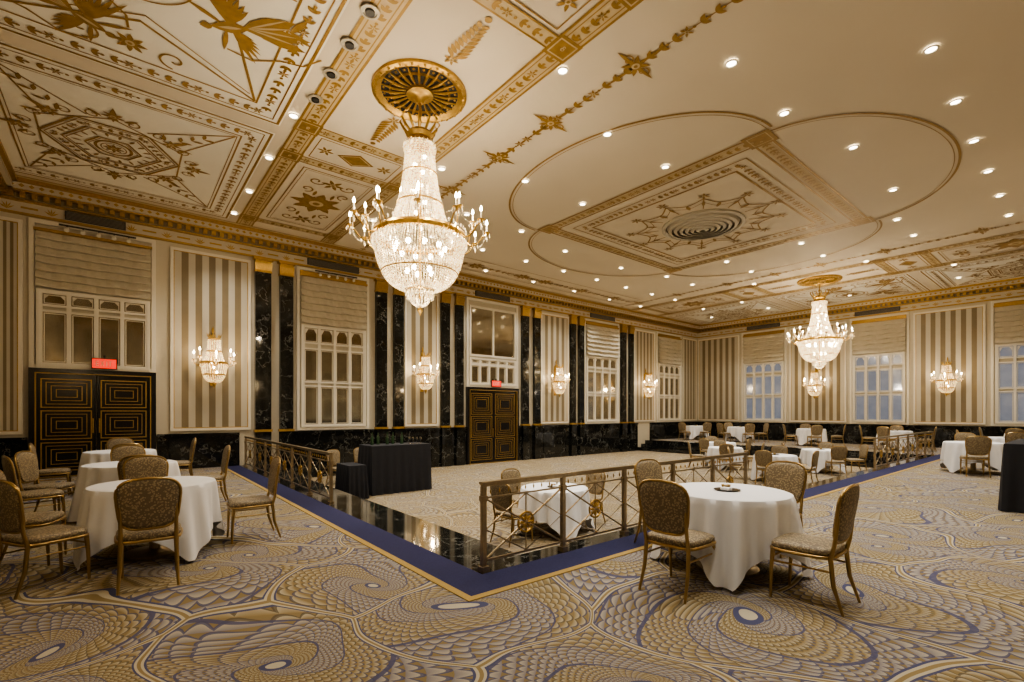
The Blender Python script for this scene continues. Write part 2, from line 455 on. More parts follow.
# exit signs
for u,z in ((-.30,2.66),(11.55,2.62)):
    c=MB(TA); c.box(u-.24,u+.24,.11,.17,z-.13,z+.13,1); c.box(u-.22,u+.22,.17,.175,z-.11,z+.11,0)
    c.box(u-.02,u+.02,.12,.15,z+.13,z+.2,1)
    x=u-.16
    for L in ("E","X","I","T"):
        if L=="E":
            c.box(x,x+.018,.175,.178,z-.06,z+.06,2)
            for q in(-.06,-.008,.044): c.box(x,x+.06,.175,.178,z+q,z+q+.016,2)
        if L=="X":
            for sg in(1,-1): c.add([(x,.179,z-.06*sg),(x+.018,.179,z-.06*sg),(x+.07,.179,z+.06*sg),(x+.052,.179,z+.06*sg)],[(0,1,2,3)],2)
        if L=="I": c.box(x+.02,x+.038,.175,.178,z-.06,z+.06,2)
        if L=="T": c.box(x+.02,x+.038,.175,.178,z-.06,z+.06,2); c.box(x-.005,x+.065,.175,.178,z+.044,z+.06,2)
        x+=.088 if L!="I" else .06
    c.obj("exit_sign",[M_exit,M_vent,M_white])

# ---------------------------------------------------------------- ceiling ornament
ZP,ZB,ZL,ZO=H-.003,H-.006,H-.010,H-.014
class ST:
    def __init__(s): s.b=MB(); s.sx=1; s.sy=1; s.j=0
    def P(s,x,y,z): return (CX+s.sx*(x-CX),CY+s.sy*(y-CY),z)
    def poly(s,pts,z,mi):
        s.j=(s.j+1)%97
        z-=s.j*.00003
        s.b.add([s.P(x,y,z) for x,y in pts],[list(range(len(pts)))],mi)
    def rect(s,x0,x1,y0,y1,z,mi): s.poly([(x0,y0),(x1,y0),(x1,y1),(x0,y1)],z,mi)
    def path(s,pts,w,z=ZL,mi=0,closed=False):
        n=len(pts); L=[];R=[]
        for i in range(n):
            if closed: a=pts[i-1]; c=pts[(i+1)%n]
            else: a=pts[max(0,i-1)]; c=pts[min(n-1,i+1)]
            p=pts[i]
            d1=Vector((p[0]-a[0],p[1]-a[1])); d2=Vector((c[0]-p[0],c[1]-p[1]))
            if d1.length<1e-6: d1=d2
            if d2.length<1e-6: d2=d1
            d1.normalize(); d2.normalize(); n1=Vector((-d1.y,d1.x)); n2=Vector((-d2.y,d2.x))
            m=(n1+n2); 
            if m.length<1e-4: m=n1
            m.normalize(); k=w/2/max(.4,m.dot(n1))
            L.append((p[0]+m.x*k,p[1]+m.y*k)); R.append((p[0]-m.x*k,p[1]-m.y*k))
        for i in range(n if closed else n-1):
            j=(i+1)%n; s.poly([L[i],L[j],R[j],R[i]],z,mi)
    def frame(s,x0,x1,y0,y1,w,z=ZL,mi=0): s.path([(x0,y0),(x1,y0),(x1,y1),(x0,y1)],w,z,mi,True)
    def leaf(s,x,y,a,l,w,z=ZO,mi=0):
        c,sn=cos(a),sin(a); pts=[]
        for u,v in ((0,0),(.25,.38),(.55,.5),(.8,.3),(1,0),(.8,-.3),(.55,-.5),(.25,-.38)):
            pts.append((x+c*u*l-sn*v*w,y+sn*u*l+c*v*w))
        s.poly(pts,z,mi)
    def disc(s,x,y,r,z=ZO,mi=0,n=12): s.poly([(x+r*cos(2*pi*k/n),y+r*sin(2*pi*k/n)) for k in range(n)],z,mi)
    def ring(s,x,y,rx,ry,w,a0=0,a1=2*pi,n=64,z=ZL,mi=0):
        full=abs(a1-a0-2*pi)<1e-6
        pts=[(x+rx*cos(a0+(a1-a0)*k/n),y+ry*sin(a0+(a1-a0)*k/n)) for k in range(n if full else n+1)]
        s.path(pts,w,z,mi,full)
    def flower(s,x,y,r,n,rot=0,w=.35):
        for k in range(n): s.leaf(x,y,rot+2*pi*k/n,r,r*w)
        s.disc(x,y,r*.28,ZO-.004,1); s.disc(x,y,r*.14,ZO-.008)
    def vine(s,x0,y0,x1,y1,sp=.28,l=.2,w=.08,dot=True):
        d=Vector((x1-x0,y1-y0)); L=d.length; a=math.atan2(d.y,d.x); n=max(1,int(L/sp))
        for i in range(n):
            t=(i+.5)/n; x=x0+d.x*t; y=y0+d.y*t
            if i%4==0: s.flower(x,y,l*.75,6,a)
            else:
                for sg in(1,-1): s.leaf(x,y,a+sg*.75,l,w)
                s.leaf(x,y,a,l,w*.8)
            if dot: s.disc(x-cos(a)*sp*.45,y-sin(a)*sp*.45,.025)
    def scroll(s,x,y,a,r,sg=1,w=.035):
        pts=[]
        for k in range(22):
            t=k/21; th=a+sg*t*2.2*pi; rr=r*(1-t*.85)
            pts.append((x+rr*cos(th),y+rr*sin(th)))
        s.path(pts,w,ZO)
    def figure(s,x,y,a,S=1.0,fl=1):
        # classical winged figure with flowing drapery
        def W(u,v): return (x+(cos(a)*u-sin(a)*v*fl)*S, y+(sin(a)*u+cos(a)*v*fl)*S)
        def L(u,v,da,l,w,mi=0,dz=0): 
            X,Y=W(u,v); s.leaf(X,Y,a+da*fl,l*S,w*S,ZO-dz,mi)
        L(-.1,0,0,.5,.2); L(.36,0,0,.16,.13)
        L(0,0,pi-.25,.75,.26); L(0,0,pi+.15,.85,.24); L(-.1,0,pi+.5,.7,.2)
        for q in(-.35,-.1,.15,.4): L(-.08,.02,pi+q,.6,.03,1,.004)
        L(.0,.0,0,.3,.05,1,.004)
        L(.2,.03,.9,.5,.07); L(.2,-.03,-1.1,.45,.07)
        for k in range(7): L(.15,.05,1.5+k*.17,.78-.06*k,.075)
        for k in range(6): L(.15,-.05,-1.7-k*.17,.62-.07*k,.07)
        L(-.6,.05,pi+.9,.35,.09); L(-.6,.0,pi-.7,.4,.1)
        s.path([W(*q) for q in((.45,.4),(.3,.62),(.0,.72),(-.35,.62),(-.6,.7),(-.85,.55))],.03,ZO)
        s.path([W(*q) for q in((.35,-.4),(.1,-.6),(-.3,-.55),(-.6,-.62),(-.9,-.45))],.03,ZO)
S=ST()
for sx in(1,-1):
    S.sx=sx
    for sy in(1,-1):
        S.sy=sy
        for (a,b_) in ((2.42,2.78),(4.62,4.98)):
            S.rect(a,b_,CY,14.7,ZB,1)
            for q in(a,b_): S.path([(q,CY),(q,14.7)],.04)
            S.path([((a+b_)/2-.11,CY),((a+b_)/2-.11,14.7)],.018); S.path([((a+b_)/2+.11,CY),((a+b_)/2+.11,14.7)],.018)
            S.vine((a+b_)/2,CY,(a+b_)/2,14.7,.17,.11,.06)
            for yy in(8.95,10.15,14.1):
                S.rect(a-.03,b_+.03,yy-.2,yy+.2,ZL-.003,0); S.frame(a+.03,b_-.03,yy-.14,yy+.14,.02,ZO-.004,1); S.flower((a+b_)/2,yy,.11,8)
        for yy in(8.95,10.15,14.1):
            S.rect(2.78,4.62,yy-.12,yy+.12,ZB,1)
            for q in(-.12,.12): S.path([(2.78,yy+q),(4.62,yy+q)],.03)
            S.vine(2.8,yy,4.6,yy,.2,.11,.06)
        S.poly([(3.7-.38,9.55),(3.7,9.55-.26),(3.7+.38,9.55),(3.7,9.55+.26)],ZL,0); S.path([(3.7-.3,9.55),(3.7,9.55-.2),(3.7+.3,9.55),(3.7,9.55+.2)],.02,ZO,1,True)
        S.path([(2.9,9.15),(4.5,9.15),(4.5,9.95),(2.9,9.95)],.02,closed=True)
        for q in(-.6,.6): S.flower(3.7+q,9.55,.16,6)
        S.flower(3.7,12.1,.6,8,0,.4); S.flower(3.7,12.1,.4,8,pi/8,.5); S.ring(3.7,12.1,.28,.28,.03)
        S.frame(2.95,4.45,10.45,13.75,.025); S.frame(3.02,4.38,10.52,13.68,.012)
        for yy in(10.9,13.3):
            S.flower(3.7,yy,.25,6); S.scroll(3.35,yy,0,.18); S.scroll(4.05,yy,pi,.18,-1)
        for (yy) in (11.4,12.8):
            for sg in(1,-1): S.scroll(3.7+sg*.42,yy,pi/2,.16,sg); S.leaf(3.7+sg*.2,yy,pi/2,.3,.08)
        for k in range(9): 
            for sg in(1,-1): S.leaf(3.7,7.85+k*.085,pi/2+sg*.9,.22-.012*k,.07)
        S.disc(3.7,8.7,.05); S.flower(3.7,7.8,.12,6)
        S.vine(5.87,CY,5.87,14.6,.2,.14,.065)
        S.path([(5.87,CY),(5.87,14.6)],.016)
        for yy in(7.6,9.4,11.6,13.6):
            S.flower(5.87,yy,.22,8)
            for sg in(1,-1): S.scroll(5.87+sg*.18,yy,0 if sg>0 else pi,.10,sg,.022); S.leaf(5.87,yy,0 if sg>0 else pi,.42,.06); S.leaf(5.87,yy+sg*.1,pi/2*sg,.42,.07)
        # outer square panel with hexagon
        S.rect(-2.0,2.2,9.55,14.55,ZP,2)
        S.rect(-2.0,2.2,CY,9.25,ZP,2)
        for q,w in((0,.045),(.1,.02),(.42,.03),(.48,.015)): S.frame(-1.95+q,2.15-q,9.6+q,14.5-q,w)
        S.vine(-1.7,9.85,1.9,9.85,.2,.12,.06); S.vine(-1.7,14.25,1.9,14.25,.2,.12,.06); S.vine(1.9,9.9,1.9,14.2,.2,.12,.06)
        ox,oy=-.1,12.05
        def hexa(R,o=0): return [(ox+R*cos(o+k*pi/3),oy+R*sin(o+k*pi/3)) for k in range(6)]
        for R,w in((1.04,.045),(.97,.02),(.74,.035),(.68,.02),(.42,.035),(.37,.015)):
            S.path(hexa(R),w,closed=True,z=ZL-.003)
        S.path(hexa(1.2,pi/6),.03,closed=True)
        HX=hexa(.86)
        for k in range(6):
            S.vine(HX[k][0],HX[k][1],HX[(k+1)%6][0],HX[(k+1)%6][1],.13,.09,.05,False)
        for k in range(18): 
            a=k*pi/9; S.leaf(ox+.46*cos(a),oy+.46*sin(a),a,.16,.05)
        S.ring(ox,oy,.27,.27,.05); S.ring(ox,oy,.19,.19,.02); S.flower(ox,oy,.17,8)
        for k in range(8):
            a=k*pi/4; Rr=1.3 if k%2==0 else 1.2
            S.flower(ox+Rr*cos(a),oy+Rr*sin(a),.17,7,a); S.leaf(ox+1.1*cos(a),oy+1.1*sin(a),a,.5,.10)
            for sg in(1,-1):
                S.scroll(ox+1.22*cos(a+sg*.22),oy+1.22*sin(a+sg*.22),a,.12,sg,.025)
                S.leaf(ox+1.2*cos(a+sg*.12),oy+1.2*sin(a+sg*.12),a+sg*.9,.26,.07)
        for (cx_,cy_) in ((-1.45,10.1),(1.65,10.1),(1.65,14.0),(-1.45,14.0)):
            a=math.atan2(cy_-oy,cx_-ox)
            S.path([(ox+1.15*cos(a-.3),oy+1.15*sin(a-.3)),(cx_,cy_)],.03); S.path([(ox+1.15*cos(a+.3),oy+1.15*sin(a+.3)),(cx_,cy_)],.03)
            for u in(1.45,1.7,1.95): 
                for sg in(1,-1): S.leaf(ox+u*cos(a),oy+u*sin(a),a+sg*.7,.2,.07)
        # central figure panel (half)
        for q,w in((0,.045),(.1,.02),(.42,.03)): 
            S.path([(2.15-q,CY),(2.15-q,9.2-q),(-1.95+q,9.2-q),(-1.95+q,CY)],w)
        S.vine(1.9,CY,1.9,8.9,.2,.12,.06); S.vine(-1.7,8.98,1.9,8.98,.2,.12,.06)
        S.path([(1.7,8.75),(.2,7.9),(-1.5,8.75)],.04); S.path([(1.7,8.75),(1.05,CY)],.04); S.path([(-1.5,8.75),(-.85,CY)],.04)
        S.path([(1.6,8.6),(.25,7.75),(-1.4,8.6)],.02)
        for sg in(1,-1): S.scroll(.1+sg*.5,8.5,pi/2,.2,sg,.03); S.flower(.1,8.45,.2,8)
        S.rect(X0+.45,CX,14.72,14.84,ZB,1)
        S.path([(X0+.45,14.7),(CX,14.7)],.03); S.path([(X0+.45,14.84),(CX,14.84)],.02)
        S.path([(6.3,14.3),(CX,14.3)],.03); S.path([(6.3,14.2),(CX,14.2)],.015)
        S.vine(6.4,13.75,CX,13.75,.28,.18,.08); S.path([(6.3,13.2),(CX,13.2)],.03); S.path([(6.3,13.2),(6.3,14.3)],.03)
        for xx in(7.5,9.6,11.7):
            S.flower(xx,13.75,.32,8); S.scroll(xx-.5,13.75,0,.2,1,.025); S.scroll(xx+.5,13.75,pi,.2,-1,.025)
        # quatrefoil lobes and square
        S.ring(9.0,CY,2.35,3.15,.045,pi/2,pi,32); S.ring(9.0,CY,2.27,3.07,.015,pi/2,pi,32)
        S.ring(CX,9.75,3.2,2.25,.045,pi/2,pi,32); S.ring(CX,9.75,3.12,2.17,.015,pi/2,pi,32)
        for q,w,mi in((0,.055,0),(.16,.22,1),(.32,.045,0),(.62,.03,0),(1.0,.055,0)):
            S.path([(9.1+q,CY),(9.1+q,9.85-q),(CX,9.85-q)],w,ZL if mi==0 else ZB,mi)
        S.vine(9.26,CY,9.26,9.8,.16,.12,.06,False); S.vine(9.26,9.69,CX,9.69,.16,.12,.06,False)
        S.vine(9.9,CY,9.9,9.0,.15,.12,.07,False); S.vine(9.95,9.03,CX,9.03,.15,.12,.07,False)
        S.rect(9.0,9.5,9.45,9.95,ZO,0); S.frame(9.08,9.42,9.53,9.87,.02,ZO-.004,1)
        for k in range(4):
            a=pi/2+k*pi/6
            S.path([(CX+1.15*cos(a),CY+1.15*sin(a)),(CX+1.95*cos(a),CY+1.95*sin(a))],.03)
            S.flower(CX+1.9*cos(a),CY+1.9*sin(a),.16,6,a); S.leaf(CX+1.3*cos(a),CY+1.3*sin(a),a,.35,.08)
            if k<3:
                pts=[]
                for j in range(9):
                    t=j/8; aa=a+t*pi/6; rr=1.75-.28*sin(pi*t); pts.append((CX+rr*cos(aa),CY+rr*sin(aa)))
                S.path(pts,.04)
                aa=a+pi/12; S.leaf(CX+1.2*cos(aa),CY+1.2*sin(aa),aa,.3,.10)
                S.path([(p[0]*.88+CX*.12,p[1]*.88+CY*.12) for p in pts],.02)
    S.sy=1
    S.figure(1.25,7.2,2.6,1.0); S.figure(-.45,8.25,.5,.9,-1)
    S.figure(1.1,5.4,2.9,.9,-1); S.figure(-.5,5.8,.4,.9)
    S.ring(.1,CY,.5,.5,.05); S.flower(.1,CY,.4,10); S.ring(.1,CY,.62,.62,.02)
S.sx=S.sy=1
S.b.obj("trim_ceiling_stencil",[M_sten,M_band,M_ceilL],recalc=False)
# big diffuser
b=MB()
b.lathe([(1.06,0),(1.06,-.05),(.98,-.07),(.95,-.02)],(CX,CY,H-.001),0,64)
for i in range(6):
    r=.92-i*.145; b.lathe([(r,-.01-i*.012),(r-.04,-.09-i*.012),(r-.12,-.11-i*.012),(r-.03,-.02-i*.012)],(CX,CY,H-.001),0,64)
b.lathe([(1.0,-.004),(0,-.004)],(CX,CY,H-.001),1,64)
b.obj("ceiling_air_diffuser",[M_grey,M_dgrey],smooth=True)
# rosettes over chandeliers
def rosette():
    b=MB()
    b.lathe([(.74,0),(.74,-.05),(.68,-.07),(.63,-.03),(.60,-.02)],mi=0,n=64)
    b.lathe([(.60,-.015),(.22,-.015)],mi=1,n=64)
    b.lathe([(.22,-.01),(.21,-.06),(.15,-.08),(.08,-.11),(.05,-.18),(0,-.18)],mi=0,n=32)
    for k in range(24):
        a=2*pi*k/24; 
        b.tube([(.22*cos(a),.22*sin(a),-.03),(.40*cos(a),.40*sin(a),-.05),(.60*cos(a),.60*sin(a),-.035)],.018,0,6,[.010,.024,.010])
        b.octa((.46*cos(a),.46*sin(a),-.06),.03,.02,0)
        a+=pi/24; b.octa((.56*cos(a),.56*sin(a),-.03),.025,.02,0); b.octa((.71*cos(a),.71*sin(a),-.06),.03,.025,0); b.octa((.68*cos(a+.13),.68*sin(a+.13),-.065),.03,.02,0)
    b.lathe([(.48,-.02),(.465,-.05),(.45,-.02)],mi=0,n=48)
    return b
r1=rosette().obj("ceiling_medallion",[M_goldd,M_vent],(3.7,CY,H-.001),smooth=True)
inst("ceiling_medallion",r1.data,(20.9,CY,H-.001))

# downlights
b=MB()
b.lathe([(.09,0),(.09,-.012),(.068,-.014),(.062,-.002)],mi=0,n=20); b.lathe([(.062,-.004),(0,-.004)],mi=1,n=20)
dl=b
DL=[]
for x in(7.0,8.8,10.6,12.4,14.2,16.0,17.8): DL+= [(x,1.5),(x,12.25)]
for y in(3.4,5.7,8.0,10.3): DL+=[(6.9,y),(8.75,y),(15.9,y),(17.7,y)]
DL+=[(5.1,5.06),(5.2,8.7),(5.2,12.2),(19.5,5.0),(19.5,8.7),(19.5,12.2),(2.3,8.75),(2.3,10.5),(2.3,12.4),(2.25,14.0),(22.3,10.5),(22.3,12.4),(22.3,3.2),(22.3,1.2),
     (10.9,3.0),(13.7,3.0),(10.9,10.7),(13.7,10.7),(5.1,1.5),(2.3,3.2),(2.3,.9)]
for x in(24.6,): DL+=[(x,y) for y in(.8,3.4,6.9,10.3,13.2)]
DL+=[(7.9+2.3*i,14.0) for i in range(6)]
me=None
for x,y in DL:
    if me is None:
        o=dl.obj("recessed_downlight",[M_white,M_down],(x,y,H-.018)); me=o.data
    else: inst("recessed_downlight",me,(x,y,H-.018))
for (x,y) in ((2.45,5.85),(2.45,6.55),(2.45,7.3),(2.45,8.05)):
    b=MB(); b.lathe([(.12,0),(.12,-.015),(.09,-.018),(.085,-.004),(0,-.004)],mi=0,n=20); b.lathe([(.06,-.004),(.06,-.03),(0,-.03)],mi=1,n=16)
    b.obj("ceiling_spotlight",[M_grey,M_vent],(x,y,H-.024))

# ---------------------------------------------------------------- chandelier
def strand(b,pts,step,r,h,mi=0):
    prev=Vector(pts[0])
    for p in pts[1:]:
        p=Vector(p); L=(p-prev).length
        n=max(1,int(round(L/step)))
        for i in range(n):
            b.octa(prev.lerp(p,(i+.5)/n),r,h,mi)
        prev=p
def chandelier():
    b=MB()  # origin on ceiling ; z negative
    for k in range(7):
        z=-.2-k*.07; a=k%2*pi/2
        pts=[(.022*cos(a)*cos(t),.022*sin(a)*cos(t),z+.045*sin(t)) for t in [i*2*pi/10 for i in range(11)]]
        b.tube(pts,.006,0,5)
    b.tube([(0,0,-.15),(0,0,-3.3)],.018,0,8)
    b.lathe([(.05,-.60),(.17,-.64),(.22,-.70),(.18,-.76),(.22,-.84)],mi=0,n=24)
    for k in range(12):
        a=2*pi*k/12
        b.tube([(.17*cos(a),.17*sin(a),-.68),(.25*cos(a),.25*sin(a),-.60),(.31*cos(a),.31*sin(a),-.50),(.28*cos(a),.28*sin(a),-.44)],.01,0,5,[.02,.024,.016,.005])
    def tr(t): return .22+.08*t+.22*t**2.6
    NS=60
    for k in range(NS):
        a=2*pi*k/NS
        pts=[(tr(t)*cos(a),tr(t)*sin(a),-.84-1.46*t) for t in [i/10 for i in range(11)]]
        strand(b,pts,.036,.014,.022,1 if k%3 else 4)
    for t in(.33,.66):
        r=tr(t)+.014; b.lathe([(r,-.84-1.46*t+.015),(r+.012,-.84-1.46*t),(r,-.84-1.46*t-.015)],mi=0,n=40)
    for k in range(24):
        a=2*pi*k/24; b.octa((.25*cos(a),.25*sin(a),-.9),.02,.07,1); b.octa((.33*cos(a),.33*sin(a),-1.9),.016,.05,1)
    for k in range(8):
        z=-1.0-k*.15; a=k*2.4; b.lathe([(0,.03),(.03,.02),(.038,0),(.02,-.03),(0,-.035)],(.08*cos(a),.08*sin(a),z),2,8)
    R=.70
    b.lathe([(R-.02,-2.25),(R+.02,-2.27),(R+.035,-2.31),(R+.02,-2.36),(R-.02,-2.37)],mi=0,n=64)
    for k in range(48):
        a=2*pi*k/48; b.octa((R*1.04*cos(a),R*1.04*sin(a),-2.22),.018,.035,1); b.octa((R*1.06*cos(a),R*1.06*sin(a),-2.43),.018,.06,1)
    for k in range(60):
        a=2*pi*k/60; strand(b,[(.52*cos(a),.52*sin(a),-2.28),(.61*cos(a),.61*sin(a),-2.33),(R*cos(a),R*sin(a),-2.30)],.04,.015,.02,1)
    NS=84
    def bw(t):
        an=t*pi/2; return (.71*cos(an)**.55, -2.36-.80*sin(an)**1.15)
    for k in range(NS):
        a=2*pi*k/NS
        pts=[]
        for i in range(13):
            t=i/12*.93; r,z=bw(t); pts.append((r*cos(a),r*sin(a),z))
        if k%2==0: strand(b,pts,.034,.019,.020,4 if k%4==0 else 1)
        else: strand(b,pts[:9],.034,.019,.020,1)
    for t in(.5,):
        r,z=bw(t); b.lathe([(r+.012,z+.012),(r+.025,z),(r+.012,z-.012)],mi=0,n=48)
    r,z=bw(.93); b.lathe([(r+.02,z+.02),(r+.03,z),(r,z-.02)],mi=0,n=32)
    for k in range(28):
        a=2*pi*k/28; b.octa((r*cos(a),r*sin(a),z-.09),.02,.07,1)
    for k in range(14):
        a=2*pi*k/14; strand(b,[(r*.8*cos(a),r*.8*sin(a),z-.04),(.14*cos(a),.14*sin(a),z-.2),(.02*cos(a),.02*sin(a),z-.28)],.035,.016,.02,1)
    b.lathe([(0,z-.26),(.035,z-.29),(.045,z-.33),(.02,z-.37),(0,z-.42)],mi=0,n=14)
    for k in range(10):
        a=2*pi*k/10; b.lathe([(0,.05),(.03,.03),(.04,0),(.02,-.04),(0,-.045)],(.4*cos(a),.4*sin(a),-2.5),2,8)
    for k in range(5):
        a=2*pi*k/5; b.lathe([(0,.05),(.03,.03),(.04,0),(.02,-.04),(0,-.045)],(.2*cos(a),.2*sin(a),-2.85),2,8)
    for tier,(n,RR,zc,off) in enumerate(((12,1.07,-2.12,0),(8,.84,-1.96,pi/12))):
        for k in range(n):
            a=2*pi*k/n+off; c,s_=cos(a),sin(a)
            pts=[]
            for i in range(11):
                t=i/10; r=.70+(RR-.70)*t; z=-2.32-.10*sin(pi*min(1,t*1.25))+(zc-.10+2.32)*t**2.2
                pts.append((r*c,r*s_,z))
            b.tube(pts,.012,0,6)
            b.lathe([(.0,-.10),(.03,-.095),(.055,-.07),(.06,-.06),(.0,-.055)],(RR*c,RR*s_,zc),0,10)
            b.lathe([(.012,-.055),(.012,.06),(0,.065)],(RR*c,RR*s_,zc),3,8)
            b.lathe([(0,.06),(.018,.078),(.021,.10),(.009,.135),(0,.155)],(RR*c,RR*s_,zc),2,8)
            for q in range(5):
                qa=2*pi*q/5; b.octa((RR*c+.055*cos(qa),RR*s_+.055*sin(qa),zc-.115),.011,.04,1)
            b.octa((RR*c,RR*s_,zc-.17),.018,.055,1)
            if tier==0:
                a2=a+2*pi/n
                p0=Vector((RR*c,RR*s_,zc-.08)); p1=Vector((RR*cos(a2),RR*sin(a2),zc-.08))
                sw=[tuple(p0.lerp(p1,i/6)+Vector((0,0,-.11*sin(pi*i/6)))) for i in range(7)]
                strand(b,sw,.035,.008,.011,1)
    return b
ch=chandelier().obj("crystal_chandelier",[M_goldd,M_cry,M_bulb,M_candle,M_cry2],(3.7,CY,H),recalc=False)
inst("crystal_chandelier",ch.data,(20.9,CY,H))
# ---------------------------------------------------------------- sconces
def sconce():
    b=MB()  # wall plane y=0, out is -y
    b.tube([(0,-.03,-.55),(0,-.03,.72)],.03,0,8)
    b.lathe([(0,.99),(.02,.94),(.035,.86),(.015,.80),(.05,.74),(.08,.68)],(0,-.08,0),0,12)
    b.box(-.06,.06,-.03,0,-.6,.7,0)
    yc=-.30
    for k in range(8):
        a=2*pi*k/8; b.tube([(.10*cos(a),yc+.10*sin(a),.64),(.15*cos(a),yc+.15*sin(a),.70),(.17*cos(a),yc+.17*sin(a),.78)],.01,0,5,[.012,.014,.004])
    for k in range(22):
        a=2*pi*k/22; 
        pts=[((.14+.10*t**1.8)*cos(a),yc+(.14+.10*t**1.8)*sin(a)*.9,.62-.60*t) for t in[i/6 for i in range(7)]]
        strand(b,pts,.042,.013,.02,1)
    b.lathe([(.13,.65),(.16,.63),(.13,.60)],(0,yc,0),0,20); b.lathe([(.17,.32),(.19,.30),(.17,.28)],(0,yc,0),0,20)
    b.tube([(0,-.03,.6),(0,yc,.63)],.012,0,6)
    b.lathe([(.29,.03),(.325,0),(.29,-.035)],(0,yc,0),0,28); b.tube([(0,-.03,0),(0,yc,-.01)],.015,0,6)
    b.lathe([(.25,-.30),(.27,-.32),(.25,-.34)],(0,yc,0),0,28)
    for k in range(28):
        a=2*pi*k/28
        pts=[]
        for i in range(7):
            t=i/6*.95; an=t*pi/2; r=.30*cos(an)**.65
            pts.append((r*cos(a),yc+r*sin(a)*.85,-.03-.5*sin(an)))
        strand(b,pts,.042,.015,.022,1)
        b.octa((.32*cos(a),yc+.275*sin(a),-.09),.014,.06,1)
    b.lathe([(0,-.5),(.05,-.53),(.055,-.58),(.02,-.64),(0,-.70)],(0,yc,0),0,10)
    for k,(a,RR,zz) in enumerate(((-.05,.46,.12),(-.65,.44,.20),(-1.57,.42,.12),(pi+.65,.44,.20),(pi+.05,.46,.12))):
        c,s_=cos(a),sin(a)*.85
        b.tube([(.25*c,yc+.25*s_,-.02),(.36*c,yc+.36*s_,-.1),(RR*.97*c,yc+RR*.97*s_,-.04),(RR*c,yc+RR*s_,zz-.06)],.011,0,6)
        P=(RR*c,yc+RR*s_,zz)
        b.lathe([(0,-.08),(.045,-.06),(.05,-.05),(0,-.045)],P,0,10)
        b.lathe([(.013,-.05),(.013,.08),(0,.085)],P,3,8); b.lathe([(0,.08),(.018,.1),(.02,.125),(.008,.16),(0,.175)],P,2,8)
        for q in range(5): b.octa((P[0]+.045*cos(q*1.257),P[1]+.045*sin(q*1.257),P[2]-.1),.011,.04,1)
        b.octa((P[0],P[1],P[2]-.15),.017,.05,1)
    for k in range(3): b.lathe([(0,.03),(.03,.0),(0,-.04)],(.06*cos(k*1.6),yc+.06*sin(k*1.6),.13*k-.25),2,8)
    return b
sc0=None
SCZ=2.82
SN=[(1.94,Y1-.034,0),(8.3,Y1-.034,0),(14.9,Y1-.034,0),(21.5,Y1-.034,0)]
SE=[(X1-.034,8.9,-pi/2),(X1-.034,4.03,-pi/2)]
SW=[(X0+.034,3.5,pi/2),(6.0,Y0+.034,pi),(15.4,Y0+.034,pi)]
for i,(x,y,r) in enumerate(SN+SE+SW):
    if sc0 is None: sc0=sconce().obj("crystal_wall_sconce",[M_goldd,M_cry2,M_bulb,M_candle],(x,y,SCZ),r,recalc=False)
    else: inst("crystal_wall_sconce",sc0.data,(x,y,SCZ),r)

# ---------------------------------------------------------------- chairs & tables
def chair():
    b=MB()
    def sel(a,nx,c,bb,taper=0,crown=0):
        o=[]
        for k in range(36):
            t=2*pi*k/36; x=math.copysign(abs(cos(t))**nx,cos(t)); z=math.copysign(abs(sin(t))**nx,sin(t))
            X=x*a*(1+taper*z); Z=c+z*bb+(crown*(1-(x)**2) if z>0 else 0)
            o.append((X,Z))
        return o
    seat=sel(.232,.42,.02,.222,.05)
    b.pillow(seat,.06,lambda x,y,d:(x,y,.435+d),0,.5)
    back=sel(.205,.48,.71,.195,.10,.03)
    yb=lambda x,z:-.205-(z-.45)*.16+.35*x*x
    b.pillow(back,.045,lambda x,z,d:(x,yb(x,z)+d,z),0,.35)
    fr=[(x*1.04,yb(x,z)-.004,.71+(z-.71)*1.04) for x,z in back]; fr.append(fr[0]); b.tube(fr,.012,1,8)
    sf=[(x*1.0,y,.402) for x,y in seat]; sf.append(sf[0]); b.tube(sf,.014,1,8)
    for sg in(1,-1):
        b.tube([(sg*.20,.21,.41),(sg*.205,.222,.25),(sg*.20,.232,.0)],.014,1,8,[.02,.016,.011])
        b.tube([(sg*.19,yb(.2,.76)-.005,.76),(sg*.19,-.215,.5),(sg*.19,-.19,.40),(sg*.195,-.21,.2),(sg*.205,-.275,.0)],.014,1,8,[.013,.015,.018,.016,.011])
        b.tube([(sg*.2,.215,.30),(sg*.193,-.205,.30)],.008,1,6)
    b.tube([(-.2,.222,.33),(.2,.222,.33)],.008,1,6)
    return b
chm=[None]
def put_chair(x,y,face,z=0):
    r=math.atan2(face[1],face[0])-pi/2
    if chm[0] is None:
        o=chair().obj("banquet_chair",[M_fab,M_leg],(x,y,z),r,smooth=True); chm[0]=o.data
    else: inst("banquet_chair",chm[0],(x,y,z),r)
